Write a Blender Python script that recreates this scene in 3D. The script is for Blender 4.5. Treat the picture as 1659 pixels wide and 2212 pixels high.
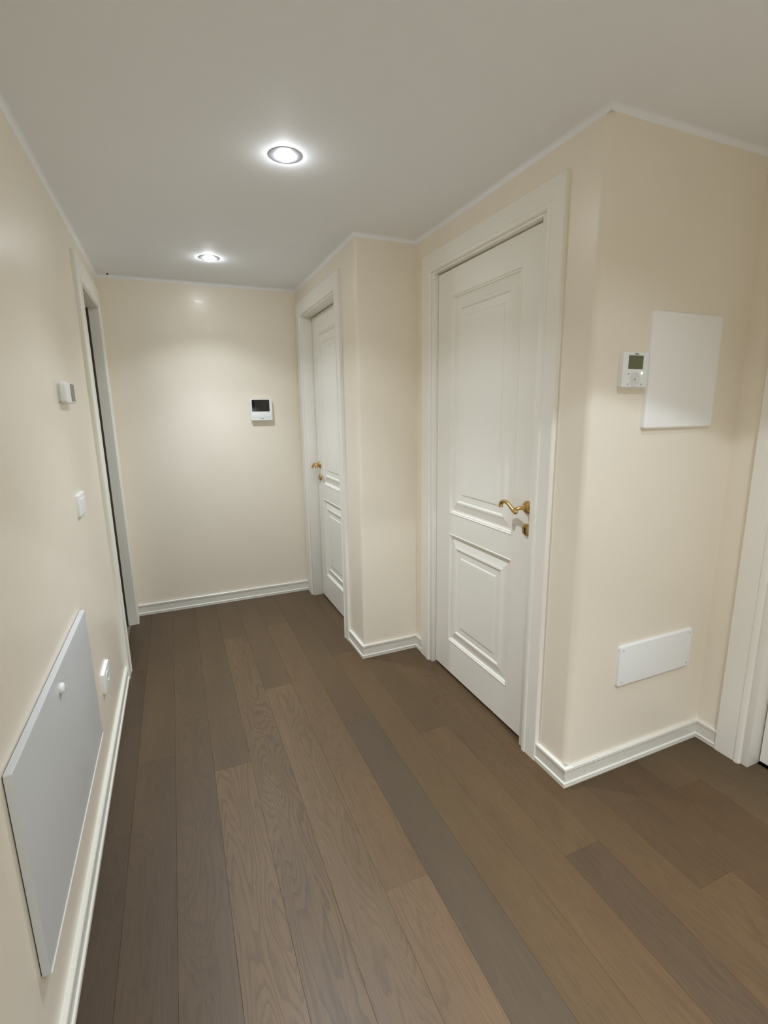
import bpy, bmesh, math, random
from mathutils import Vector, Matrix

for o in list(bpy.data.objects):
    bpy.data.objects.remove(o, do_unlink=True)
scene = bpy.context.scene
COL = scene.collection
random.seed(7)

# ------------------------------------------------------------------ camera
CAM_Z = 1.4339
cam_d = bpy.data.cameras.new('camera')
cam = bpy.data.objects.new('camera', cam_d)
COL.objects.link(cam)
Rv = Vector((0.91954, -0.39274, -0.01441))
Uv = Vector((0.09294, 0.18168, 0.97896))
Fv = Vector((0.38186, 0.90153, -0.20356))
cam.matrix_world = Matrix(((Rv.x, Uv.x, -Fv.x, 0), (Rv.y, Uv.y, -Fv.y, 0),
                           (Rv.z, Uv.z, -Fv.z, CAM_Z), (0, 0, 0, 1)))
cam_d.sensor_fit = 'HORIZONTAL'
cam_d.sensor_width = 36.0
cam_d.lens = 36.0 * 1054.17 / 1659.0
cam_d.clip_start = 0.02
scene.camera = cam

# ------------------------------------------------------------------ world, exposure
w = bpy.data.worlds.new('world')
scene.world = w
w.use_nodes = True
w.node_tree.nodes['Background'].inputs['Color'].default_value = (0.9, 0.93, 1.0, 1)
w.node_tree.nodes['Background'].inputs['Strength'].default_value = 0.0
vs = scene.view_settings
scene.display_settings.display_device = 'sRGB'
vs.view_transform = 'Standard'
vs.look = 'None'
vs.gamma = 1.0
vs.exposure = 0.09
vs.use_curve_mapping = False

BEAM_W = 66.0          # main beam of each ceiling spot
BEAM = 92.0
SPILL_W = 14.5          # wider, weaker cone that ends at the reflector's rim
CUT = 125.0
LENS_E = 170.0         # glow of each spot's lens
scene.cycles.diffuse_bounces = 10
scene.cycles.max_bounces = 14
# added soft fill behind the camera, lifting the ceiling and the ambient level
bl = bpy.data.lights.new('fill_light', 'AREA')
bl.shape = 'RECTANGLE'
bl.size, bl.size_y = 1.2, 1.3
bl.energy = 10.5
bl.color = (0.88, 0.97, 1.06)
blo = bpy.data.objects.new('fill_light', bl)
COL.objects.link(blo)
blo.location = (0.30, -1.72, 0.75)
blo.rotation_euler = (math.radians(90), 0, math.radians(180))
LAMP_RGB = (0.88, 0.965, 1.06)
# spots in the ceiling: (x, y)
SPOTS = [(0.446, 1.885), (0.282, 3.18), (0.92, -0.17), (1.20, 0.58)]

# ------------------------------------------------------------------ plan of the hall (metres)
XL, D, H = -0.363, 3.763, 2.305
XA, YB, XC, YE, XF = 0.919, 2.503, 1.269, 1.242, 2.015
YK = -1.75                      # wall behind the camera
TC = 0.018                      # architrave thickness
ZI, ZO = 2.10, 2.194
WT = 0.13                       # wall thickness


# ------------------------------------------------------------------ helpers
def link(o, parent=None):
    COL.objects.link(o)
    if parent is not None:
        o.parent = parent
    return o


def tag(o, label=None, cat=None, group=None, kind=None):
    if label: o['label'] = label
    if cat: o['category'] = cat
    if group: o['group'] = group
    if kind: o['kind'] = kind
    return o


def empty(name, loc=(0, 0, 0)):
    o = bpy.data.objects.new(name, None)
    o.empty_display_size = 0.05
    o.location = loc
    return link(o)


def finish(name, bm, m, parent=None, smooth=None, world=True):
    """One mesh object out of a bmesh given in world coordinates."""
    bmesh.ops.recalc_face_normals(bm, faces=bm.faces)
    me = bpy.data.meshes.new(name)
    bm.to_mesh(me)
    bm.free()
    me.materials.append(m)
    o = bpy.data.objects.new(name, me)
    link(o, parent)
    if smooth is not None:
        for p in me.polygons:
            p.use_smooth = True
        me.set_sharp_from_angle(angle=math.radians(smooth))
    if parent is not None and world:
        off = parent.location.copy()
        pp = parent.parent
        while pp is not None:
            off += pp.location
            pp = pp.parent
        me.transform(Matrix.Translation(-off))
    return o


def bx(bm, x0, x1, y0, y1, z0, z1, bevel=0.0, seg=2):
    vs_ = []
    for x in (x0, x1):
        for y in (y0, y1):
            for z in (z0, z1):
                vs_.append(bm.verts.new((x, y, z)))
    f = []
    for q in ((0, 1, 3, 2), (4, 6, 7, 5), (0, 4, 5, 1), (2, 3, 7, 6), (0, 2, 6, 4), (1, 5, 7, 3)):
        f.append(bm.faces.new([vs_[i] for i in q]))
    if bevel > 0:
        es = {e for fc in f for e in fc.edges}
        bmesh.ops.bevel(bm, geom=list(es), offset=bevel, segments=seg, profile=0.5, affect='EDGES')


def box(name, x0, x1, y0, y1, z0, z1, m, parent=None, bevel=0.0, seg=2):
    bm = bmesh.new()
    bx(bm, x0, x1, y0, y1, z0, z1, bevel, seg)
    return finish(name, bm, m, parent, smooth=40 if bevel else None)


def sweep(bm, prof, pp, p0, p1, pn, zb):
    """Profile of (out from wall, height) swept along p0-p1, mitred against the
    neighbours pp and pn (None = square end). The room lies to the right."""
    def rt(a, b):
        d = (Vector(b) - Vector(a)).normalized()
        return Vector((d.y, -d.x))
    n = rt(p0, p1)
    d = (Vector(p1) - Vector(p0)).normalized()

    def off(p, q, other):
        if other is None:
            return lambda t: Vector(p) + n * t
        m = rt(other, p) if q == 0 else rt(p, other)
        b = (n + m)
        b = b / (1 + n.dot(m))
        return lambda t: Vector(p) + b * t
    o0, o1 = off(p0, 0, pp), off(p1, 1, pn)
    a = [bm.verts.new((*o0(t), zb + z)) for t, z in prof]
    b = [bm.verts.new((*o1(t), zb + z)) for t, z in prof]
    k = len(prof)
    for i in range(k):
        j = (i + 1) % k
        bm.faces.new((a[i], a[j], b[j], b[i]))
    bm.faces.new(a)
    bm.faces.new(list(reversed(b)))


def lathe(bm, prof, centre, axis='x', sgn=1, n=28):
    """Revolve (radius, along) about an axis through centre."""
    rings = []
    for r, h in prof:
        ring = []
        for i in range(n):
            a = 2 * math.pi * i / n
            u, v = r * math.cos(a), r * math.sin(a)
            if axis == 'x':
                p = (centre[0] + sgn * h, centre[1] + u, centre[2] + v)
            elif axis == 'y':
                p = (centre[0] + u, centre[1] + sgn * h, centre[2] + v)
            else:
                p = (centre[0] + u, centre[1] + v, centre[2] + sgn * h)
            ring.append(bm.verts.new(p))
        rings.append(ring)
    for a, b in zip(rings, rings[1:]):
        for i in range(n):
            j = (i + 1) % n
            bm.faces.new((a[i], a[j], b[j], b[i]))
    bm.faces.new(rings[0])
    bm.faces.new(list(reversed(rings[-1])))


def tube(bm, pts, rad, n=14, sub=5):
    """Smooth tapering tube through points (Catmull-Rom)."""
    P = [Vector(p) for p in pts]
    path, rr = [], []
    for i in range(len(P) - 1):
        a, b, c, d = P[max(i - 1, 0)], P[i], P[i + 1], P[min(i + 2, len(P) - 1)]
        for s in range(sub):
            t = s / sub
            path.append(0.5 * ((2 * b) + (c - a) * t + (2 * a - 5 * b + 4 * c - d) * t * t + (3 * b - a - 3 * c + d) * t ** 3))
            rr.append(rad[i] + (rad[i + 1] - rad[i]) * t)
    path.append(P[-1]); rr.append(rad[-1])
    up = Vector((0, 0, 1))
    rings = []
    t0 = (path[1] - path[0]).normalized()
    nx = t0.cross(up)
    if nx.length < 0.1:
        nx = t0.cross(Vector((0, 1, 0)))
    nx.normalize()
    for i, p in enumerate(path):
        t = (path[min(i + 1, len(path) - 1)] - path[max(i - 1, 0)]).normalized()
        nx = (nx - t * nx.dot(t)).normalized()
        ny = t.cross(nx)
        rings.append([bm.verts.new(p + (nx * math.cos(2 * math.pi * k / n) + ny * math.sin(2 * math.pi * k / n)) * rr[i]) for k in range(n)])
    for a, b in zip(rings, rings[1:]):
        for i in range(n):
            j = (i + 1) % n
            bm.faces.new((a[i], a[j], b[j], b[i]))
    bm.faces.new(rings[0]); bm.faces.new(list(reversed(rings[-1])))


# ------------------------------------------------------------------ materials
def srgb(r, g, b):
    def f(c):
        c /= 255.0
        return c / 12.92 if c <= 0.04045 else ((c + 0.055) / 1.055) ** 2.4
    return (f(r), f(g), f(b), 1.0)


def newmat(name):
    m = bpy.data.materials.new(name)
    m.use_nodes = True
    nt = m.node_tree
    return m, nt, nt.nodes['Principled BSDF']


def nd(nt, kind, **kw):
    n = nt.nodes.new(kind)
    for k, v in kw.items():
        setattr(n, k, v)
    return n


def noise(nt, vec, scale, detail=2.0, rough=0.5, dist=0.0):
    n = nd(nt, 'ShaderNodeTexNoise')
    n.inputs['Scale'].default_value = scale
    n.inputs['Detail'].default_value = detail
    n.inputs['Roughness'].default_value = rough
    n.inputs['Distortion'].default_value = dist
    if vec is not None:
        nt.links.new(vec, n.inputs['Vector'])
    return n.outputs['Fac']


def math_(nt, op, a, b=None, c=None):
    n = nd(nt, 'ShaderNodeMath', operation=op)
    for i, v in enumerate((a, b, c)):
        if v is None: continue
        if isinstance(v, (int, float)): n.inputs[i].default_value = v
        else: nt.links.new(v, n.inputs[i])
    return n.outputs[0]


def maprange(nt, v, a, b, c, d, smooth=False):
    n = nd(nt, 'ShaderNodeMapRange')
    if smooth: n.interpolation_type = 'SMOOTHSTEP'
    nt.links.new(v, n.inputs[0])
    for i, x in enumerate((a, b, c, d)):
        n.inputs[i + 1].default_value = x
    return n.outputs[0]


def painted(name, col, rough, mott=0.03, scale=3.0, bump=0.0, bscale=60.0, coat=0.0, spec=0.5):
    m, nt, p = newmat(name)
    geo = nd(nt, 'ShaderNodeNewGeometry').outputs['Position']
    f = noise(nt, geo, scale, 4.0, 0.55, 0.4)
    k = maprange(nt, f, 0.3, 0.7, 1 - mott, 1 + mott)
    mul = nd(nt, 'ShaderNodeVectorMath', operation='SCALE')
    mul.inputs[0].default_value = col[:3]
    nt.links.new(k, mul.inputs['Scale'])
    nt.links.new(mul.outputs[0], p.inputs['Base Color'])
    r2 = noise(nt, geo, scale * 2.3, 3.0)
    nt.links.new(maprange(nt, r2, 0.3, 0.7, rough * 0.85, rough * 1.15), p.inputs['Roughness'])
    p.inputs['Specular IOR Level'].default_value = spec
    p.inputs['Coat Weight'].default_value = coat
    p.inputs['Coat Roughness'].default_value = 0.05
    if bump:
        b = nd(nt, 'ShaderNodeBump')
        b.inputs['Strength'].default_value = bump
        b.inputs['Distance'].default_value = 0.004
        h = math_(nt, 'ADD', noise(nt, geo, bscale * 0.12, 2.0), math_(nt, 'MULTIPLY', noise(nt, geo, bscale, 2.0), 0.08))
        nt.links.new(h, b.inputs['Height'])
        nt.links.new(b.outputs[0], p.inputs['Normal'])
    return m


def plain(name, col, rough, metal=0.0, spec=0.5):
    return_m, nt, p = newmat(name)
    p.inputs['Base Color'].default_value = col
    p.inputs['Roughness'].default_value = rough
    p.inputs['Metallic'].default_value = metal
    p.inputs['Specular IOR Level'].default_value = spec
    return return_m


def emissive(name, col, strength):
    m, nt, p = newmat(name)
    p.inputs['Base Color'].default_value = col
    p.inputs['Emission Color'].default_value = col
    p.inputs['Emission Strength'].default_value = strength
    return m


M_WALL = painted('polished_cream_plaster', srgb(239, 231, 216), 0.33, mott=0.022, scale=1.7, bump=0.06, bscale=40, spec=0.5, coat=0.03)
M_CEIL = painted('ceiling_white', srgb(241, 244, 248), 0.7, mott=0.012, scale=1.5, spec=0.3)
M_DOOR = painted('satin_white_lacquer', srgb(240, 238, 230), 0.33, mott=0.006, scale=5)
M_BASE = painted('white_skirting_lacquer', srgb(225, 223, 214), 0.30, mott=0.006, scale=5)
M_JAMB = painted('grey_white_lining', srgb(243, 241, 230), 0.45, mott=0.006)
M_PLASTIC = painted('white_plastic', srgb(242, 244, 244), 0.38, mott=0.004)
M_PANEL = painted('grey_white_enamel', srgb(208, 211, 212), 0.38, mott=0.012, scale=2.0)
M_COVER = painted('matt_white_board', srgb(246, 246, 244), 0.5, mott=0.006)
M_RIM = plain('satin_nickel_ring', srgb(172, 172, 180), 0.5, 0.35)
M_LENS = emissive('lamp_lens', (0.92, 0.97, 1.0, 1), LENS_E)
M_LENS2 = emissive('deep_lamp_lens', (0.92, 0.97, 1.0, 1), 16.0)
M_GLASS = plain('black_screen_glass', srgb(16, 16, 15), 0.12)
M_LCD = plain('lcd_green_grey', srgb(104, 108, 82), 0.25)
M_LCD2 = plain('lcd_grey', srgb(122, 121, 110), 0.35)
M_DARK = plain('dark_void', srgb(30, 24, 20), 0.8)
M_PRINT = plain('grey_print', srgb(120, 120, 116), 0.6)
M_SCREW = plain('zinc_screw', srgb(190, 190, 190), 0.4, 0.2)
M_LED = emissive('green_led', (0.45, 1.0, 0.72, 1), 3.5)


def brass():
    m, nt, p = newmat('aged_brass')
    geo = nd(nt, 'ShaderNodeNewGeometry').outputs['Position']
    f = noise(nt, geo, 60, 3.0)
    r = nd(nt, 'ShaderNodeMix', data_type='RGBA')
    nt.links.new(f, r.inputs['Factor'])
    r.inputs['A'].default_value = srgb(196, 160, 100)
    r.inputs['B'].default_value = srgb(216, 184, 128)
    nt.links.new(r.outputs['Result'], p.inputs['Base Color'])
    p.inputs['Metallic'].default_value = 1.0
    p.inputs['Roughness'].default_value = 0.27
    return m


M_BRASS = brass()


def oak():
    m, nt, p = newmat('brushed_dark_oak')
    tcn = nd(nt, 'ShaderNodeTexCoord').outputs['Object']
    inf = nd(nt, 'ShaderNodeObjectInfo')
    seed = nd(nt, 'ShaderNodeCombineXYZ')
    nt.links.new(math_(nt, 'MULTIPLY', inf.outputs['Random'], 53.0), seed.inputs[0])
    nt.links.new(math_(nt, 'MULTIPLY', inf.outputs['Random'], 91.0), seed.inputs[1])
    nt.links.new(math_(nt, 'MULTIPLY', inf.outputs['Random'], 17.0), seed.inputs[2])
    add = nd(nt, 'ShaderNodeVectorMath', operation='ADD')
    nt.links.new(tcn, add.inputs[0])
    nt.links.new(seed.outputs[0], add.inputs[1])

    def scaled(sx, sy):
        s = nd(nt, 'ShaderNodeVectorMath', operation='MULTIPLY')
        nt.links.new(add.outputs[0], s.inputs[0])
        s.inputs[1].default_value = (sx, sy, 1.0)
        return s.outputs[0]
    n1 = noise(nt, scaled(6.0, 0.95), 1.0, 2.2, 0.5, 0.2)
    jit = noise(nt, scaled(70, 9), 1.0, 2.0)
    ph = math_(nt, 'ADD', math_(nt, 'MULTIPLY', n1, 32.0), math_(nt, 'MULTIPLY', jit, 1.1))
    saw = math_(nt, 'FRACT', ph)
    line = maprange(nt, saw, 0.45, 1.0, 0.0, 1.0, True)           # late wood darkens, then a sharp edge
    fib = noise(nt, scaled(330, 7), 1.0, 3.0, 0.6)
    blot = noise(nt, scaled(7, 1.6), 1.0, 3.0, 0.5)
    gs = inf.outputs['Alpha']
    k = math_(nt, 'SUBTRACT', 1.0, math_(nt, 'MULTIPLY', math_(nt, 'MULTIPLY', line, gs), 0.50))
    k = math_(nt, 'MULTIPLY', k, maprange(nt, fib, 0.25, 0.75, 0.84, 1.14))
    k = math_(nt, 'MULTIPLY', k, maprange(nt, blot, 0.3, 0.7, 0.90, 1.10))
    sc = nd(nt, 'ShaderNodeVectorMath', operation='SCALE')
    nt.links.new(inf.outputs['Color'], sc.inputs[0])
    nt.links.new(k, sc.inputs['Scale'])
    nt.links.new(sc.outputs[0], p.inputs['Base Color'])
    nt.links.new(maprange(nt, fib, 0.2, 0.8, 0.36, 0.50), p.inputs['Roughness'])
    p.inputs['Specular IOR Level'].default_value = 0.5
    b = nd(nt, 'ShaderNodeBump')
    b.inputs['Strength'].default_value = 0.25
    b.inputs['Distance'].default_value = 0.001
    h = math_(nt, 'SUBTRACT', math_(nt, 'MULTIPLY', fib, 0.6), math_(nt, 'MULTIPLY', math_(nt, 'MULTIPLY', line, gs), 0.9))
    nt.links.new(h, b.inputs['Height'])
    nt.links.new(b.outputs[0], p.inputs['Normal'])
    return m


M_OAK = oak()
M_SUB = plain('subfloor', srgb(70, 52, 36), 0.8)

# ------------------------------------------------------------------ floor
floor = empty('floor')
tag(floor, 'dark brown oak plank floor running the length of the hallway', 'floor', kind='structure')
box('subfloor', XL - WT, XF + WT, YK - WT, D + WT, -0.08, -0.014, M_SUB, floor)

PW = 0.146
X0 = 0.026
# known cross joints (y) per row, from the far wall towards the camera; the rest is random
JOINTS = {-3: [2.9, 0.95, -0.9], -2: [2.05, 0.15], -1: [3.05, 0.2], 0: [1.876, -0.1], 1: [3.1, 0.4, -1.1],
          2: [2.40, 0.25], 3: [3.2, 1.128, -0.9], 4: [1.948, -0.05], 5: [2.606, 0.55], 6: [1.75, -0.3],
          7: [3.0, 1.0, -1.0], 8: [2.1, 0.1], 9: [2.8, 0.75, -1.2], 10: [1.6, -0.3], 11: [1.05, -0.9], 12: [0.55], 13: [0.9, -0.8], 14: [0.3]}
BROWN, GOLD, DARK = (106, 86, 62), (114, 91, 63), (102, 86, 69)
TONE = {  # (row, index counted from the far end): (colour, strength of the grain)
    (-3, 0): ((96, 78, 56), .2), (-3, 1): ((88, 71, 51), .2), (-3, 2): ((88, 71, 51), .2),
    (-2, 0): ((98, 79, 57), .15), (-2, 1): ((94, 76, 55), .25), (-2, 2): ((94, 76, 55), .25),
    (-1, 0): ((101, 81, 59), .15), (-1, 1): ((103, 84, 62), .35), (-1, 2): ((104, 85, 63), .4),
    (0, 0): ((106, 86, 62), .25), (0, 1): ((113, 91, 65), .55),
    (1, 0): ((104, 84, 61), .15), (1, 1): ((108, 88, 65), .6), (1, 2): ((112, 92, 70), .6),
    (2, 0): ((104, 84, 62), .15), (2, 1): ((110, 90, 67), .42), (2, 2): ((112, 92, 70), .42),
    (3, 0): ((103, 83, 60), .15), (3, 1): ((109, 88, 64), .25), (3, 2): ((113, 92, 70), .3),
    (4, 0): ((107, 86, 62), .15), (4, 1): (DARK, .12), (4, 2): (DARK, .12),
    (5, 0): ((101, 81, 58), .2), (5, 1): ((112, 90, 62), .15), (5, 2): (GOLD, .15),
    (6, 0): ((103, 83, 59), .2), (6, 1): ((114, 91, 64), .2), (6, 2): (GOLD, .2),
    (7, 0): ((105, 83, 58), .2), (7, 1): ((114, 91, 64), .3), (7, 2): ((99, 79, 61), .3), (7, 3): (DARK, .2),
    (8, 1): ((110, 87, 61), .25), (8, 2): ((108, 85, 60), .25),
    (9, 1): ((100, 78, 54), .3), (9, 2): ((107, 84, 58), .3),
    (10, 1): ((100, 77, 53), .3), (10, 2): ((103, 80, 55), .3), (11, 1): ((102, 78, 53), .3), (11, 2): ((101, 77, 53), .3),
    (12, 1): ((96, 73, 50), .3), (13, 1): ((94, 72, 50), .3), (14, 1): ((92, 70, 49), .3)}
plank_mesh = {}
g = 0.00015
for r in range(-3, 15):
    xa, xb = X0 + PW * r, X0 + PW * (r + 1)
    if xa < XL: xa = XL - 0.03
    if xb > XF: xb = XF + 0.06
    ys = [D + 0.02] + JOINTS[r] + [YK - 0.02]
    for i in range(len(ys) - 1):
        y1, y0 = ys[i], ys[i + 1]
        key = (round(xb - xa, 4), round(y1 - y0, 3))
        me = plank_mesh.get(key)
        if me is None:
            bm = bmesh.new()
            hx, hy, ch = key[0] / 2 - g, key[1] / 2 - g, 0.0004
            lo = [bm.verts.new((sx * hx, sy * hy, -0.014)) for sx, sy in ((-1, -1), (1, -1), (1, 1), (-1, 1))]
            mi = [bm.verts.new((sx * hx, sy * hy, -ch)) for sx, sy in ((-1, -1), (1, -1), (1, 1), (-1, 1))]
            to = [bm.verts.new((sx * (hx - ch), sy * (hy - ch), 0)) for sx, sy in ((-1, -1), (1, -1), (1, 1), (-1, 1))]
            for k in range(4):
                j = (k + 1) % 4
                bm.faces.new((lo[k], lo[j], mi[j], mi[k]))
                bm.faces.new((mi[k], mi[j], to[j], to[k]))
            bm.faces.new(to); bm.faces.new(list(reversed(lo)))
            me = bpy.data.meshes.new('plank')
            bm.to_mesh(me); bm.free()
            me.materials.append(M_OAK)
            plank_mesh[key] = me
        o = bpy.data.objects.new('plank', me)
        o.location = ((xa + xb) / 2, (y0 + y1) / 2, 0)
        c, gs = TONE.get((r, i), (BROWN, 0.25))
        j = (0.96 if y0 < 1.2 and -1 < r < 4 else 0.865) * (1 + random.uniform(-0.03, 0.03))  # near middle planks coloured lighter, standing in for the sheen there
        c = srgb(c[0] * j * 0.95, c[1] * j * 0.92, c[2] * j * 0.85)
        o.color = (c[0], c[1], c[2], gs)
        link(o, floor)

# ------------------------------------------------------------------ ceiling
cl = box('ceiling', XL - WT, XF + WT, YK - WT, D + WT, H, H + 0.1, M_CEIL)
tag(cl, 'plain off-white ceiling with small recessed spots', 'ceiling', kind='structure')


# ------------------------------------------------------------------ walls (with door holes)
def wall_x(name, x0, x1, ya, yb, holes, label, rnd=0.0):
    """Wall slab between x0 and x1, along y from ya to yb; holes are (y0, y1, top)."""
    bm = bmesh.new()
    y = ya
    for h0, h1, top in sorted(holes):
        if rnd and y == ya:                       # plastered outer corner, rounded off
            pl = [(x0, h0), (x0, ya + rnd)] + [(x0 + rnd - rnd * math.cos(i * math.pi / 16), ya + rnd - rnd * math.sin(i * math.pi / 16)) for i in range(1, 8)] + [(x0 + rnd, ya), (x1, ya), (x1, h0)]
            lo = [bm.verts.new((px, py, 0)) for px, py in pl]
            hi = [bm.verts.new((px, py, H)) for px, py in pl]
            for i in range(len(pl)):
                j = (i + 1) % len(pl)
                bm.faces.new((lo[i], lo[j], hi[j], hi[i]))
            bm.faces.new(lo); bm.faces.new(list(reversed(hi)))
        else:
            bx(bm, x0, x1, y, h0, 0, H)
        bx(bm, x0, x1, h0, h1, top, H)
        y = h1
    bx(bm, x0, x1, y, yb, 0, H)
    o = finish(name, bm, M_WALL, smooth=25 if rnd else None)
    tag(o, label, 'wall', kind='structure')
    return o


def wall_y(name, y0, y1, xa, xb, label):
    o = box(name, xa, xb, y0, y1, 0, H, M_WALL)
    tag(o, label, 'wall', kind='structure')
    return o


# opening positions (along y) measured at the architraves' inner edges
D1 = (2.8145, 3.628)     # doorway in the narrow end of the right wall
D2 = (1.4800, 2.3172)    # panelled door nearest the camera
D3 = (0.21, 1.040)       # doorway at the right edge
D4 = (2.925, 3.600)      # open doorway in the left wall
RB = 0.026               # jamb lining stands in from the architrave edge

wall_x('wall_left', XL - WT, XL, YK, D, [(D4[0], D4[1], 2.075)], 'long cream polished plaster wall on the left with a tall doorway')
wall_y('wall_far', D, D + WT, XL - WT, XA + WT, 'cream polished plaster end wall carrying the video intercom')
wall_x('wall_right', XA, XA + WT + 0.06, YB, D, [(D1[0], D1[1], ZI)], 'cream wall at the narrow end of the hall around the farther panelled door', 0.016)
wall_y('wall_step', YB, YB + WT, XA + WT + 0.06, XC + WT + 0.06, 'short cream wall return facing the camera between the two panelled doors')
wall_x('wall_recess', XC, XC + WT + 0.06, YE, YB, [(D2[0], D2[1], ZI)], 'cream wall around the nearer panelled door with brass lever', 0.026)
wall_y('wall_corner', YE, YE + WT, XC + WT + 0.06, XF + WT, 'cream wall face carrying the thermostat and blank white cover')
wall_x('wall_side', XF, XF + WT + 0.06, YK, YE, [(D3[0], D3[1], ZI)], 'cream wall at the right edge beside a white door architrave')
wall_y('wall_back', YK - WT, YK, XL - WT, XF + WT, 'cream wall behind the camera')

# ------------------------------------------------------------------ skirting and ceiling cove
SK = [(0, 0), (0.0150, 0), (0.0150, 0.008), (0.0138, 0.0095), (0.0138, 0.011), (0.0160, 0.0125), (0.0166, 0.0155), (0.0158, 0.0185), (0.0135, 0.0205),
      (0.0105, 0.0212), (0.0105, 0.0640), (0.0125, 0.0655), (0.0135, 0.0690), (0.0120, 0.0712), (0.0120, 0.0725), (0.0140, 0.0745), (0.0138, 0.0775), (0.0110, 0.0800), (0, 0.0805)]
CV = [(0, 0.002), (0.016, 0.002)] + [(0.016 - 0.016 * math.sin(i * math.pi / 12), -0.018 + 0.018 * math.cos(i * math.pi / 12)) for i in range(0, 7)]

CORN = {'lk': (XL, YK), 'lf': (XL, D), 'fa': (XA, D), 'ab': (XA, YB), 'bc': (XC, YB), 'ce': (XC, YE), 'ef': (XF, YE), 'fk': (XF, YK)}


def skirt(name, runs, label):
    bm = bmesh.new()
    for pp, p0, p1, pn in runs:
        sweep(bm, SK, pp, p0, p1, pn, 0.0)
    o = finish(name, bm, M_BASE, smooth=35)
    tag(o, label, 'baseboard', kind='structure')


Y1A, Y1B = 3.738, 2.7351
Y2A, Y2B = 2.4113, 1.3961
Y3A, Y3B = 1.144, 0.11
Y4A, Y4B = 3.6994, 2.814
c = CORN
skirt('baseboard_left', [(c['fk'], c['lk'], (XL, Y4B), None)], 'moulded white skirting along the long left wall below the access panel')
skirt('baseboard_far', [(None, (XL, Y4A), c['lf'], c['fa']), ((XL, Y4A), c['lf'], c['fa'], (XA, Y1A)), (c['lf'], c['fa'], (XA, Y1A), None)], 'moulded white skirting along the end wall')
skirt('baseboard_right', [(None, (XA, Y1B), c['ab'], c['bc'])], 'short moulded white skirting beside the farther panelled door')
skirt('baseboard_step', [((XA, Y1B), c['ab'], c['bc'], (XC, Y2A)), (c['ab'], c['bc'], (XC, Y2A), None)], 'moulded white skirting on the wall return between the doors')
skirt('baseboard_recess', [(None, (XC, Y2B), c['ce'], c['ef'])], 'short moulded white skirting right of the nearer panelled door')
skirt('baseboard_corner', [((XC, Y2B), c['ce'], c['ef'], (XF, Y3A)), (c['ce'], c['ef'], (XF, Y3A), None)], 'moulded white skirting under the white cover plate, turning into the right corner')
skirt('baseboard_back', [(None, (XF, Y3B), c['fk'], c['lk']), ((XF, Y3B), c['fk'], c['lk'], c['lf'])], 'moulded white skirting behind the camera')

order = ['lk', 'lf', 'fa', 'ab', 'bc', 'ce', 'ef', 'fk']
names = ['left wall', 'end wall', 'narrow right wall', 'wall return between the doors', 'nearer door wall', 'thermostat wall', 'right edge wall', 'back wall']
for i in range(8):
    bm = bmesh.new()
    P = [CORN[order[(i + k) % 8]] for k in (-1, 0, 1, 2)]
    sweep(bm, CV, P[0], P[1], P[2], P[3], H)
    o = finish('trim_%d' % (i + 1), bm, M_CEIL, smooth=35)
    tag(o, 'small rounded plaster cove where the ceiling meets the ' + names[i], 'cove', kind='structure')


# ------------------------------------------------------------------ doors
def casing(parent, xw, s, y0, y1, zi, w0, w1, wt):
    """Architrave on the wall plane xw; s is the side the room lies on (-1: towards -x)."""
    def prof(wd):
        return [(0, 0), (0, TC - 0.003), (0.003, TC), (wd - 0.024, TC), (wd - 0.021, TC + 0.0035), (wd - 0.012, TC + 0.0045),
                (wd - 0.004, TC + 0.002), (wd, TC - 0.004), (wd, 0)]
    for k, (yi, wd, d) in enumerate(((y0, w0, -1), (y1, w1, 1))):
        bm = bmesh.new()
        pr = prof(wd)
        lo = [bm.verts.new((xw + s * h, yi + d * (wd - a), 0.0)) for a, h in pr]
        hi = [bm.verts.new((xw + s * h, yi + d * (wd - a), zi + (wd - a) * wt / wd)) for a, h in pr]
        n = len(pr)
        for i in range(n):
            j = (i + 1) % n
            bm.faces.new((lo[i], lo[j], hi[j], hi[i]))
        bm.faces.new(lo); bm.faces.new(list(reversed(hi)))
        finish('side_casing', bm, M_DOOR, parent, smooth=30)
    bm = bmesh.new()
    pr = prof(wt)
    a_ = [bm.verts.new((xw + s * h, y0 - (wt - a) * w0 / wt, zi + (wt - a))) for a, h in pr]
    b_ = [bm.verts.new((xw + s * h, y1 + (wt - a) * w1 / wt, zi + (wt - a))) for a, h in pr]
    n = len(pr)
    for i in range(n):
        j = (i + 1) % n
        bm.faces.new((a_[i], a_[j], b_[j], b_[i]))
    bm.faces.new(a_); bm.faces.new(list(reversed(b_)))
    finish('head_casing', bm, M_DOOR, parent, smooth=30)


def jamb(parent, xa, xb, y0, y1, top, t, m, head=True):
    """Lining boards of an opening, from xa to xb through the wall, t thick, standing inside y0..y1."""
    box('side_jamb', xa, xb, y0, y0 + t, 0, top, m, parent, 0.002, 2)
    box('side_jamb', xa, xb, y1 - t, y1, 0, top, m, parent, 0.002, 2)
    box('head_jamb', xa, xb, y0 + t, y1 - t, top - t * 0.35, top, m, parent, 0.0015, 2)


PANEL = [(0, 0), (0.003, 0.0022), (0.006, 0.0022), (0.009, -0.002), (0.013, -0.002), (0.018, -0.0095), (0.025, -0.0105), (0.056, -0.0035), (0.064, -0.0005), (0.070, 0.0),
         (0.074, -0.0015), (0.078, -0.0065), (0.109, -0.0065), (0.113, -0.0035), (0.117, -0.0025)]


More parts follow.
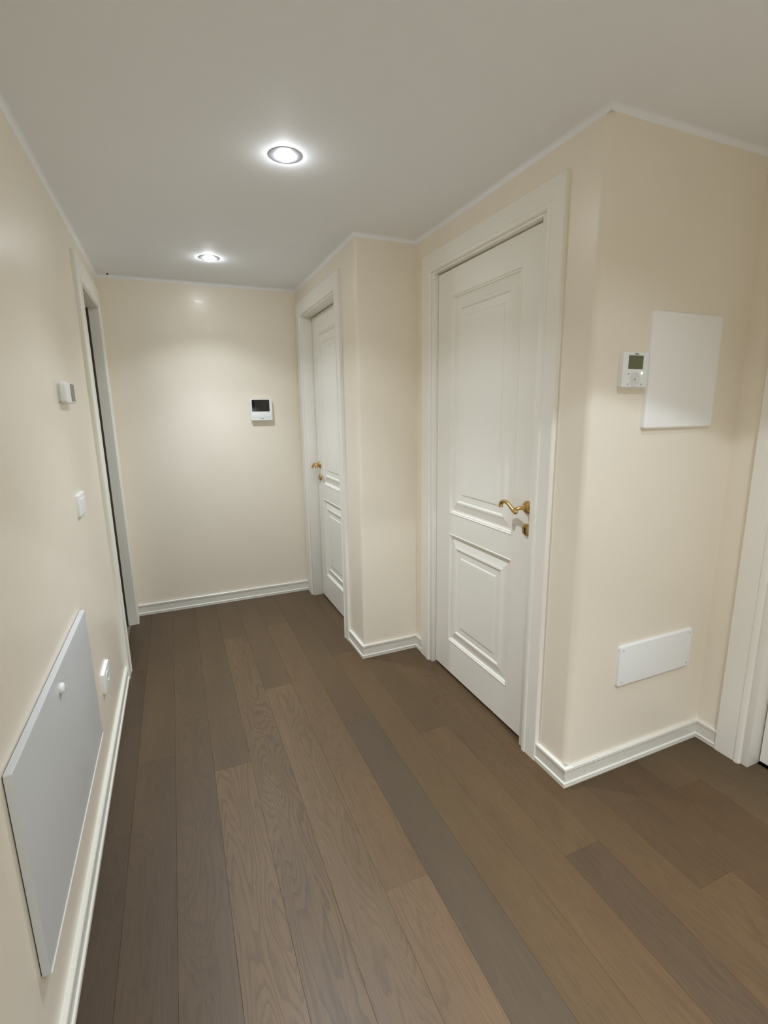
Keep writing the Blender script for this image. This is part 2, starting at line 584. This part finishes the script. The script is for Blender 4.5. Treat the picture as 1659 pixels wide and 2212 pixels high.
def leaf(parent, xf, th, y0, y1, z0, z1, panels):
    """Door leaf whose front face is at xf looking to -x, with raised panels set in."""
    lf = None
    bm = bmesh.new()
    ys = sorted({y0, y1} | {p[0] for p in panels} | {p[1] for p in panels})
    zs = sorted({z0, z1} | {p[2] for p in panels} | {p[3] for p in panels})
    vv = {}

    def v(x, y, z):
        k = (round(x, 5), round(y, 5), round(z, 5))
        if k not in vv: vv[k] = bm.verts.new((x, y, z))
        return vv[k]
    for a, b in zip(ys, ys[1:]):
        for c_, d in zip(zs, zs[1:]):
            if any(abs(a - p[0]) < 1e-6 and abs(b - p[1]) < 1e-6 and abs(c_ - p[2]) < 1e-6 and abs(d - p[3]) < 1e-6 for p in panels):
                continue
            bm.faces.new((v(xf, a, c_), v(xf, b, c_), v(xf, b, d), v(xf, a, d)))
    for i in range(len(ys) - 1):
        for z in (z0, z1):
            bm.faces.new((v(xf, ys[i], z), v(xf, ys[i + 1], z), v(xf + th, ys[i + 1], z), v(xf + th, ys[i], z)))
    for i in range(len(zs) - 1):
        for y in (y0, y1):
            bm.faces.new((v(xf, y, zs[i]), v(xf, y, zs[i + 1]), v(xf + th, y, zs[i + 1]), v(xf + th, y, zs[i])))
        for j in range(len(ys) - 1):
            bm.faces.new((v(xf + th, ys[j], zs[i]), v(xf + th, ys[j + 1], zs[i]), v(xf + th, ys[j + 1], zs[i + 1]), v(xf + th, ys[j], zs[i + 1])))
    lf = finish('leaf', bm, M_DOOR, parent)
    for (a, b, c_, d) in panels:
        bm = bmesh.new()
        prev = None
        for o_, dep in PANEL:
            x = xf - dep
            ring = [bm.verts.new((x, yy, zz)) for yy, zz in ((a + o_, c_ + o_), (b - o_, c_ + o_), (b - o_, d - o_), (a + o_, d - o_))]
            if prev:
                for i in range(4):
                    j = (i + 1) % 4
                    bm.faces.new((prev[i], prev[j], ring[j], ring[i]))
            prev = ring
        bm.faces.new(prev)
        pn = finish('raised_panel', bm, M_DOOR, lf)
        for pl in pn.data.polygons:
            pl.use_smooth = False
    return lf


def lever(lf, xf, yc, zc, zk, dirn):
    """Brass lever on a round rose plus a round keyhole plate; dirn is the way the lever points along y."""
    bm = bmesh.new()
    lathe(bm, [(0.0272, 0), (0.0272, 0.003), (0.0255, 0.006), (0.0230, 0.007), (0.0220, 0.0115), (0.0175, 0.0125), (0.0165, 0.016), (0.0125, 0.018)], (xf, yc, zc), 'x', -1, 32)
    finish('rose', bm, M_BRASS, lf, smooth=35)
    bm = bmesh.new()
    tube(bm, [(xf - 0.010, yc, zc), (xf - 0.030, yc, zc), (xf - 0.048, yc + dirn * 0.001, zc - 0.001), (xf - 0.058, yc + dirn * 0.006, zc - 0.004)],
         [0.0115, 0.0095, 0.0075, 0.0075], 16, 4)
    tube(bm, [(xf - 0.060, yc + dirn * 0.002, zc - 0.018), (xf - 0.060, yc + dirn * 0.014, zc - 0.009), (xf - 0.060, yc + dirn * 0.032, zc + 0.001),
              (xf - 0.059, yc + dirn * 0.052, zc + 0.012), (xf - 0.058, yc + dirn * 0.070, zc + 0.0165), (xf - 0.057, yc + dirn * 0.088, zc + 0.014),
              (xf - 0.057, yc + dirn * 0.101, zc + 0.005), (xf - 0.057, yc + dirn * 0.102, zc - 0.011)],
         [0.0070, 0.0098, 0.0086, 0.0078, 0.0078, 0.0082, 0.0094, 0.0092], 16, 6)
    lathe(bm, [(0.001, 0), (0.008, 0.001), (0.010, 0.006), (0.008, 0.012), (0.004, 0.013), (0.001, 0.014)], (xf - 0.053, yc + dirn * 0.003, zc - 0.015), 'x', -1, 20)
    finish('lever_handle', bm, M_BRASS, lf, smooth=60)
    bm = bmesh.new()
    lathe(bm, [(0.0262, 0), (0.0262, 0.003), (0.0240, 0.0065), (0.0215, 0.0075), (0.0200, 0.0105), (0.0120, 0.0120), (0.0005, 0.0122)], (xf, yc, zk), 'x', -1, 32)
    finish('keyhole_plate', bm, M_BRASS, lf, smooth=35)
    bm = bmesh.new()
    bx(bm, xf - 0.0128, xf - 0.0118, yc - 0.0030, yc + 0.0030, zk - 0.012, zk + 0.005)
    lathe(bm, [(0.0052, 0), (0.0052, 0.0012)], (xf - 0.0117, yc, zk + 0.005), 'x', -1, 16)
    finish('keyhole', bm, M_DARK, lf)


def panel_door(name, xw, op, xf, w_near, w_far, wt, label, hy, hz, hk, hdir, depth):
    e = empty(name, (xw, (op[0] + op[1]) / 2, 0))
    tag(e, label, 'door', kind='structure')
    y0, y1 = op
    casing(e, xw, -1, y0, y1, ZI, w_near, w_far, wt)
    xb = xw + WT + 0.06
    r = 0.026
    jamb(e, xw - 0.010, xf + 0.045, y0, y1, ZI, r, M_DOOR)
    # dark board added behind the leaf so the gaps around it read as shade
    box('dark_backing', xf + 0.046, xf + 0.060, y0, y1, 0, ZI, M_DARK, e)
    lz1 = ZI - r * 0.35 - 0.0075
    ly0, ly1 = y0 + r * 0.25, y1 - r - 0.005
    ly0 = y0 + r + 0.003
    L = lambda f: ly0 + f * (ly1 - ly0)
    pn = [(ly0 + 0.128, ly1 - 0.130, 0.905, 1.968), (ly0 + 0.128, ly1 - 0.130, 0.196, 0.800)]
    lf = leaf(e, xf, 0.040, ly0, ly1, 0.013, lz1, pn)
    if hy is not None:
        lever(lf, xf, hy, hz, hk, hdir)
    return e


panel_door('door_1', XA, D1, 0.985, 0.079, 0.110, ZO - ZI, 'farther white panelled door with brass lever, set deep near the end wall', 3.535, 1.045, 0.952, -1, 0.09)
panel_door('door_2', XC, D2, 1.283, 0.0840, 0.0941, ZO - ZI, 'nearer white panelled door with curved brass lever, in the recessed right wall', 1.5440, 1.045, 0.952, 1, 0.03)
panel_door('door_3', XF, D3, 2.075, 0.10, 0.104, ZO - ZI, 'white door and architrave cut off by the right edge, beside the cover plate wall', None, 0, 0, 1, 0.05)

# open doorway in the left wall, dark room beyond
e4 = empty('door_4', (XL, (D4[0] + D4[1]) / 2, 0))
tag(e4, 'open white-framed doorway in the left wall with grey lining and darkness beyond', 'doorway', kind='structure')
casing(e4, XL, 1, D4[0], D4[1], 2.075, D4[0] - Y4B, Y4A - D4[1], 0.112)
for (ya, yb) in ((D4[0], D4[0] + 0.004), (D4[1] - 0.004, D4[1])):
    box('side_jamb', XL - 0.056, XL + 0.012, ya, yb, 0, 2.075, M_JAMB, e4, 0.001, 1)
    yy = (ya - 0.03, ya) if ya == D4[0] else (yb, yb + 0.03)
box('head_jamb', XL - 0.056, XL + 0.012, D4[0] + 0.004, D4[1] - 0.004, 2.070, 2.075, M_JAMB, e4, 0.001, 1)
box('dark_gap_strip', XL - 0.066, XL - 0.044, D4[1] - 0.012, D4[1], 0, 2.072, plain('dark_gap', srgb(74, 69, 58), 0.7), e4)  # dark strip added to darken the gap seen past the lining
# the unlit room beyond: side, end, top and floor boards
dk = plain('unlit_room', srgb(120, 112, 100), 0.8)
bm = bmesh.new()
bx(bm, XL - WT - 1.0, XL - WT, D4[0] - 0.35, D4[0] - 0.30, 0, H)
bx(bm, XL - WT - 1.0, XL - WT, D4[1] + 0.10, D4[1] + 0.15, 0, H)
bx(bm, XL - WT - 1.05, XL - WT - 1.0, D4[0] - 0.35, D4[1] + 0.15, 0, H)
bx(bm, XL - WT - 1.05, XL - WT, D4[0] - 0.35, D4[1] + 0.15, H - 0.02, H)
bx(bm, XL - WT - 1.05, XL, D4[0] - 0.35, D4[1] + 0.15, -0.05, -0.001)
o = finish('wall_side_room', bm, dk)
tag(o, 'unlit side room beyond the open doorway on the left', 'wall', kind='structure')


# ------------------------------------------------------------------ ceiling spots
def downlight(x, y, label, power=1.0, spill=1.0, edge=0.55, dome=0.016):
    t = empty('recessed_downlight', (x, y, H))
    tag(t, label, 'ceiling light', group='recessed spots in the hallway ceiling')
    bm = bmesh.new()
    lathe(bm, [(0.0305, 0.002), (0.0310, -0.0030), (0.0330, -0.0042), (0.0360, -0.0040), (0.0520, -0.0018), (0.0560, -0.0012), (0.0565, 0.0)], (x, y, H), 'z', 1, 44)
    bmesh.ops.delete(bm, geom=[f for f in bm.faces if len(f.verts) > 4], context='FACES_ONLY')
    finish('trim_ring', bm, M_RIM, t, smooth=40)
    bm = bmesh.new()
    R_, P_ = 0.0300, dome
    lathe(bm, [(R_, 0.002), (R_, -0.001)] + [(R_ * math.cos(q * math.pi / 16), -0.001 - P_ * math.sin(q * math.pi / 16)) for q in range(1, 8)] + [(0.0005, -0.001 - P_)], (x, y, H), 'z', 1, 36)
    finish('lens', bm, M_LENS if dome > 0.01 else M_LENS2, t, smooth=60)
    for nm, wt, ang, bld in (('spot_beam', BEAM_W * power, BEAM, 1.0), ('spot_spill', SPILL_W * spill, CUT, edge)):
        ld = bpy.data.lights.new(nm, 'SPOT')
        ld.energy = wt
        ld.color = LAMP_RGB
        ld.spot_size = math.radians(ang)
        ld.spot_blend = bld
        ld.shadow_soft_size = 0.016
        lo = bpy.data.objects.new(nm, ld)
        link(lo, t)
        lo.location = (0, 0, -0.034)
    return t


downlight(*SPOTS[0], 'lit round ceiling spot nearer the camera, above the middle of the hall')
downlight(*SPOTS[1], 'lit round ceiling spot farther off, just before the end wall', 0.80, 0.95)
downlight(*SPOTS[2], 'lit round ceiling spot above the spot where the camera stands', 3.3, 2.05, 0.07, 0.003)
downlight(*SPOTS[3], 'lit round ceiling spot before the thermostat wall, out in the wider part', 0.36, 0.45, 0.6, 0.003)

# ------------------------------------------------------------------ small dark screw at the ceiling, far left
bm = bmesh.new()
lathe(bm, [(0.0060, 0.0), (0.0058, 0.0030), (0.0040, 0.0060), (0.0018, 0.0085), (0.0004, 0.0090)], (-0.290, D - 0.032, H), 'z', -1, 12)
hk = finish('ceiling_screw', bm, M_DARK, None, smooth=40)
tag(hk, 'tiny dark screw head in the ceiling above the left end of the end wall', 'screw')


# ------------------------------------------------------------------ rounded slabs on walls
def slab(name, parent, axis, face, out, u0, u1, z0, z1, d0, d1, m, rc=0.006, be=0.002, u_name=None):
    """Rounded plate against a wall: axis 'x' or 'y' is the wall's normal, face its plane, out = +1/-1 into
    the room; u is the other horizontal axis; from d0 to d1 off the wall."""
    bm = bmesh.new()
    n = 5
    pts = []
    for cu, cz, a0 in ((u1 - rc, z1 - rc, 0), (u0 + rc, z1 - rc, 90), (u0 + rc, z0 + rc, 180), (u1 - rc, z0 + rc, 270)):
        for i in range(n + 1):
            a = math.radians(a0 + 90 * i / n)
            pts.append((cu, cz, math.cos(a), math.sin(a)))

    def ring(d, inset):
        r = []
        for cu, cz, ca, sa in pts:
            rr = rc - inset
            u, z = cu + rr * ca, cz + rr * sa
            q = face + out * d
            r.append(bm.verts.new((q, u, z) if axis == 'x' else (u, q, z)))
        return r
    rs = [ring(d0, 0)]
    for i in range(5):
        a = math.pi / 2 * i / 4
        rs.append(ring(d1 - be + be * math.sin(a), be - be * math.cos(a)))
    k = len(pts)
    for a, b in zip(rs, rs[1:]):
        for i in range(k):
            j = (i + 1) % k
            bm.faces.new((a[i], a[j], b[j], b[i]))
    bm.faces.new(rs[0]); bm.faces.new(list(reversed(rs[-1])))
    return finish(name, bm, m, parent, smooth=50)


# blank white cover, right wall face
cv = slab('wall_cover', None, 'y', YE, -1, 1.502, 1.853, 1.358, 1.748, 0.0, 0.019, M_COVER, 0.010, 0.007)
tag(cv, 'blank white rectangular cover board with soft edges, right of the thermostat', 'cover panel')

# thermostat with green-grey display
th = empty('wall_thermostat', (1.436, YE, 1.555))
tag(th, 'white square thermostat with grey-green display and lit green lamp, touching the blank cover', 'thermostat')
slab('body', th, 'y', YE, -1, 1.377, 1.4950, 1.498, 1.611, 0, 0.019, M_PLASTIC, 0.004, 0.002)
slab('display', th, 'y', YE, -1, 1.4015, 1.4685, 1.5570, 1.6005, 0.0185, 0.0196, M_LCD, 0.001, 0.0004)
bm = bmesh.new()
lathe(bm, [(0.0235, 0.0186), (0.0235, 0.0196), (0.0228, 0.0198), (0.0205, 0.0198), (0.0200, 0.0191), (0.0100, 0.0191), (0.0095, 0.0199), (0.0005, 0.0199)], (1.4355, YE, 1.5235), 'y', -1, 36)
finish('control_ring', bm, plain('pale_grey_plastic', srgb(228, 229, 228), 0.45), th, smooth=40)
bm = bmesh.new()
bx(bm, 1.4335, 1.4375, YE - 0.0204, YE - 0.0198, 1.5205, 1.5265)
finish('centre_mark', bm, M_PRINT, th)
for (bxx, bzz) in ((1.4045, 1.541), (1.4045, 1.508), (1.4655, 1.508)):
    slab('button', th, 'y', YE, -1, bxx - 0.006, bxx + 0.006, bzz - 0.005, bzz + 0.005, 0.0186, 0.0198, M_PLASTIC, 0.003, 0.0005)
for (bxx, bzz) in ((1.4045, 1.541), (1.4045, 1.508), (1.4655, 1.508)):
    box('button_mark', bxx - 0.0022, bxx + 0.0022, YE - 0.0203, YE - 0.0198, bzz - 0.0018, bzz + 0.0018, M_PRINT, th)
bm = bmesh.new()
lathe(bm, [(0.0036, 0.0186), (0.0034, 0.0205), (0.0018, 0.0212), (0.0003, 0.0213)], (1.4665, YE, 1.5445), 'y', -1, 16)
finish('indicator_light', bm, M_LED, th, smooth=50)


def lettering(body, size, loc, rot, m, parent, name='lettering'):
    cu = bpy.data.curves.new(name, 'FONT')
    cu.body = body
    cu.size = size
    cu.align_x = 'CENTER'
    cu.align_y = 'CENTER'
    cu.extrude = 0.0001
    cu.offset = 0.0002
    o = bpy.data.objects.new(name, cu)
    link(o, parent)
    off = parent.location
    o.location = (loc[0] - off.x, loc[1] - off.y, loc[2] - off.z)
    o.rotation_euler = rot
    cu.materials.append(m)
    me = bpy.data.meshes.new_from_object(o)          # plain mesh letters
    o2 = bpy.data.objects.new(name, me)
    o2.location, o2.rotation_euler = o.location, o.rotation_euler
    bpy.data.objects.remove(o, do_unlink=True)
    o2.name = name
    return link(o2, parent)


lettering('Haier', 0.0088, (1.4365, YE - 0.0193, 1.6055), (math.pi / 2, 0, 0), M_PRINT, th)

# lower blank plate with corner screws
pl = empty('cover_plate', (1.697, YE, 0.45))
tag(pl, 'white rounded rectangular plate with corner screws, low on the thermostat wall', 'cover plate')
slab('plate', pl, 'y', YE, -1, 1.4945, 1.902, 0.366, 0.5345, 0, 0.012, M_PLASTIC, 0.010, 0.005)
for sx in (1.512, 1.884):
    for sz in (0.384, 0.517):
        bm = bmesh.new()
        lathe(bm, [(0.0036, 0.0115), (0.0033, 0.0126), (0.0020, 0.0130), (0.0004, 0.0131)], (sx, YE, sz), 'y', -1, 14)
        finish('screw', bm, M_SCREW, pl, smooth=50)

# video intercom on the end wall
vi = empty('video_intercom', (0.612, D, 1.45))
tag(vi, 'white video intercom with a black screen on the end wall', 'intercom')
slab('body', vi, 'y', D, -1, 0.535, 0.693, 1.374, 1.529, 0.008, 0.028, M_PLASTIC, 0.007, 0.004)
slab('back_plate', vi, 'y', D, -1, 0.545, 0.683, 1.384, 1.519, 0.0, 0.010, M_PLASTIC, 0.005, 0.001)
slab('screen', vi, 'y', D, -1, 0.5455, 0.6725, 1.4405, 1.5250, 0.0275, 0.0292, M_GLASS, 0.002, 0.0006)
slab('screen_image', vi, 'y', D, -1, 0.566, 0.666, 1.447, 1.519, 0.0292, 0.0296, plain('dim_screen', srgb(40, 40, 34), 0.18), 0.001, 0.0002)
slab('touch_strip', vi, 'y', D, -1, 0.548, 0.680, 1.398, 1.428, 0.0275, 0.0288, M_PLASTIC, 0.004, 0.0006)
slab('maker_mark', vi, 'y', D, -1, 0.605, 0.626, 1.3865, 1.3905, 0.0276, 0.0284, M_PRINT, 0.001, 0.0002)

# ------------------------------------------------------------------ left wall fittings
lt = empty('room_thermostat', (XL, 2.2, 1.515))
tag(lt, 'small white room thermostat with grey display strip, high on the left wall', 'thermostat')
slab('base', lt, 'x', XL, 1, 2.090, 2.250, 1.482, 1.548, 0, 0.010, M_PLASTIC, 0.006, 0.002)
slab('body', lt, 'x', XL, 1, 2.082, 2.262, 1.476, 1.552, 0.010, 0.027, M_PLASTIC, 0.012, 0.005)
slab('display', lt, 'x', XL, 1, 2.170, 2.246, 1.484, 1.548, 0.0265, 0.0280, M_LCD2, 0.004, 0.0005)

sw = empty('light_switch', (XL, 2.19, 1.095))
tag(sw, 'white light switch plate on the left wall below the room thermostat', 'switch')
slab('plate', sw, 'x', XL, 1, 2.125, 2.262, 1.052, 1.135, 0, 0.0105, M_PLASTIC, 0.004, 0.003)
for k in range(3):
    slab('rocker', sw, 'x', XL, 1, 2.160 + k * 0.0228, 2.182 + k * 0.0228, 1.070, 1.117, 0.010, 0.0125, M_PLASTIC, 0.002, 0.001)

so = empty('power_socket', (XL, 2.19, 0.36))
tag(so, 'white power socket plate with a socket insert, low on the left wall above the skirting', 'socket')
slab('plate', so, 'x', XL, 1, 2.115, 2.262, 0.312, 0.398, 0, 0.0125, M_PLASTIC, 0.004, 0.003)
bm = bmesh.new()
lathe(bm, [(0.021, 0.0115), (0.021, 0.0145), (0.0195, 0.0150), (0.0185, 0.0135), (0.0165, 0.0125), (0.0005, 0.0125)], (XL, 2.190, 0.355), 'x', 1, 28)
finish('socket_insert', bm, M_PLASTIC, so, smooth=40)
for dz in (-0.0095, 0, 0.0095):
    bm = bmesh.new()
    lathe(bm, [(0.0023, 0.0), (0.0023, 0.0006)], (XL + 0.0124, 2.190, 0.355 + dz), 'x', 1, 10)
    finish('contact_hole', bm, M_DARK, so)

ap = empty('access_panel', (XL, 1.47, 0.52))
tag(ap, 'large grey-white access panel with a small round knob, low on the left wall', 'access panel')
bm = bmesh.new()
yb0, yb1, zb0, zb1 = 1.032, 1.905, 0.272, 0.762
bx(bm, XL, XL + 0.004, yb0 + 0.004, yb1 - 0.004, zb0 + 0.004, zb1 - 0.004)
finish('shadow_backing', bm, M_DARK, ap)  # inset dark backing, puts the shadow line behind the door into colour
box('bottom_lip', XL, XL + 0.0200, yb0 + 0.004, yb1, zb0 - 0.003, zb0 + 0.001, M_BASE, ap, 0.0006, 1)
slab('door', ap, 'x', XL, 1, yb0, yb1, zb0 + 0.001, zb1, 0.0025, 0.0175, M_PANEL, 0.003, 0.0028)
bm = bmesh.new()
lathe(bm, [(0.0135, 0.0), (0.0148, 0.003), (0.0145, 0.007), (0.0110, 0.0100), (0.005, 0.0112), (0.0005, 0.0114)], (XL + 0.0175, 1.445, 0.712), 'x', 1, 20)
finish('knob', bm, M_PLASTIC, ap, smooth=50)
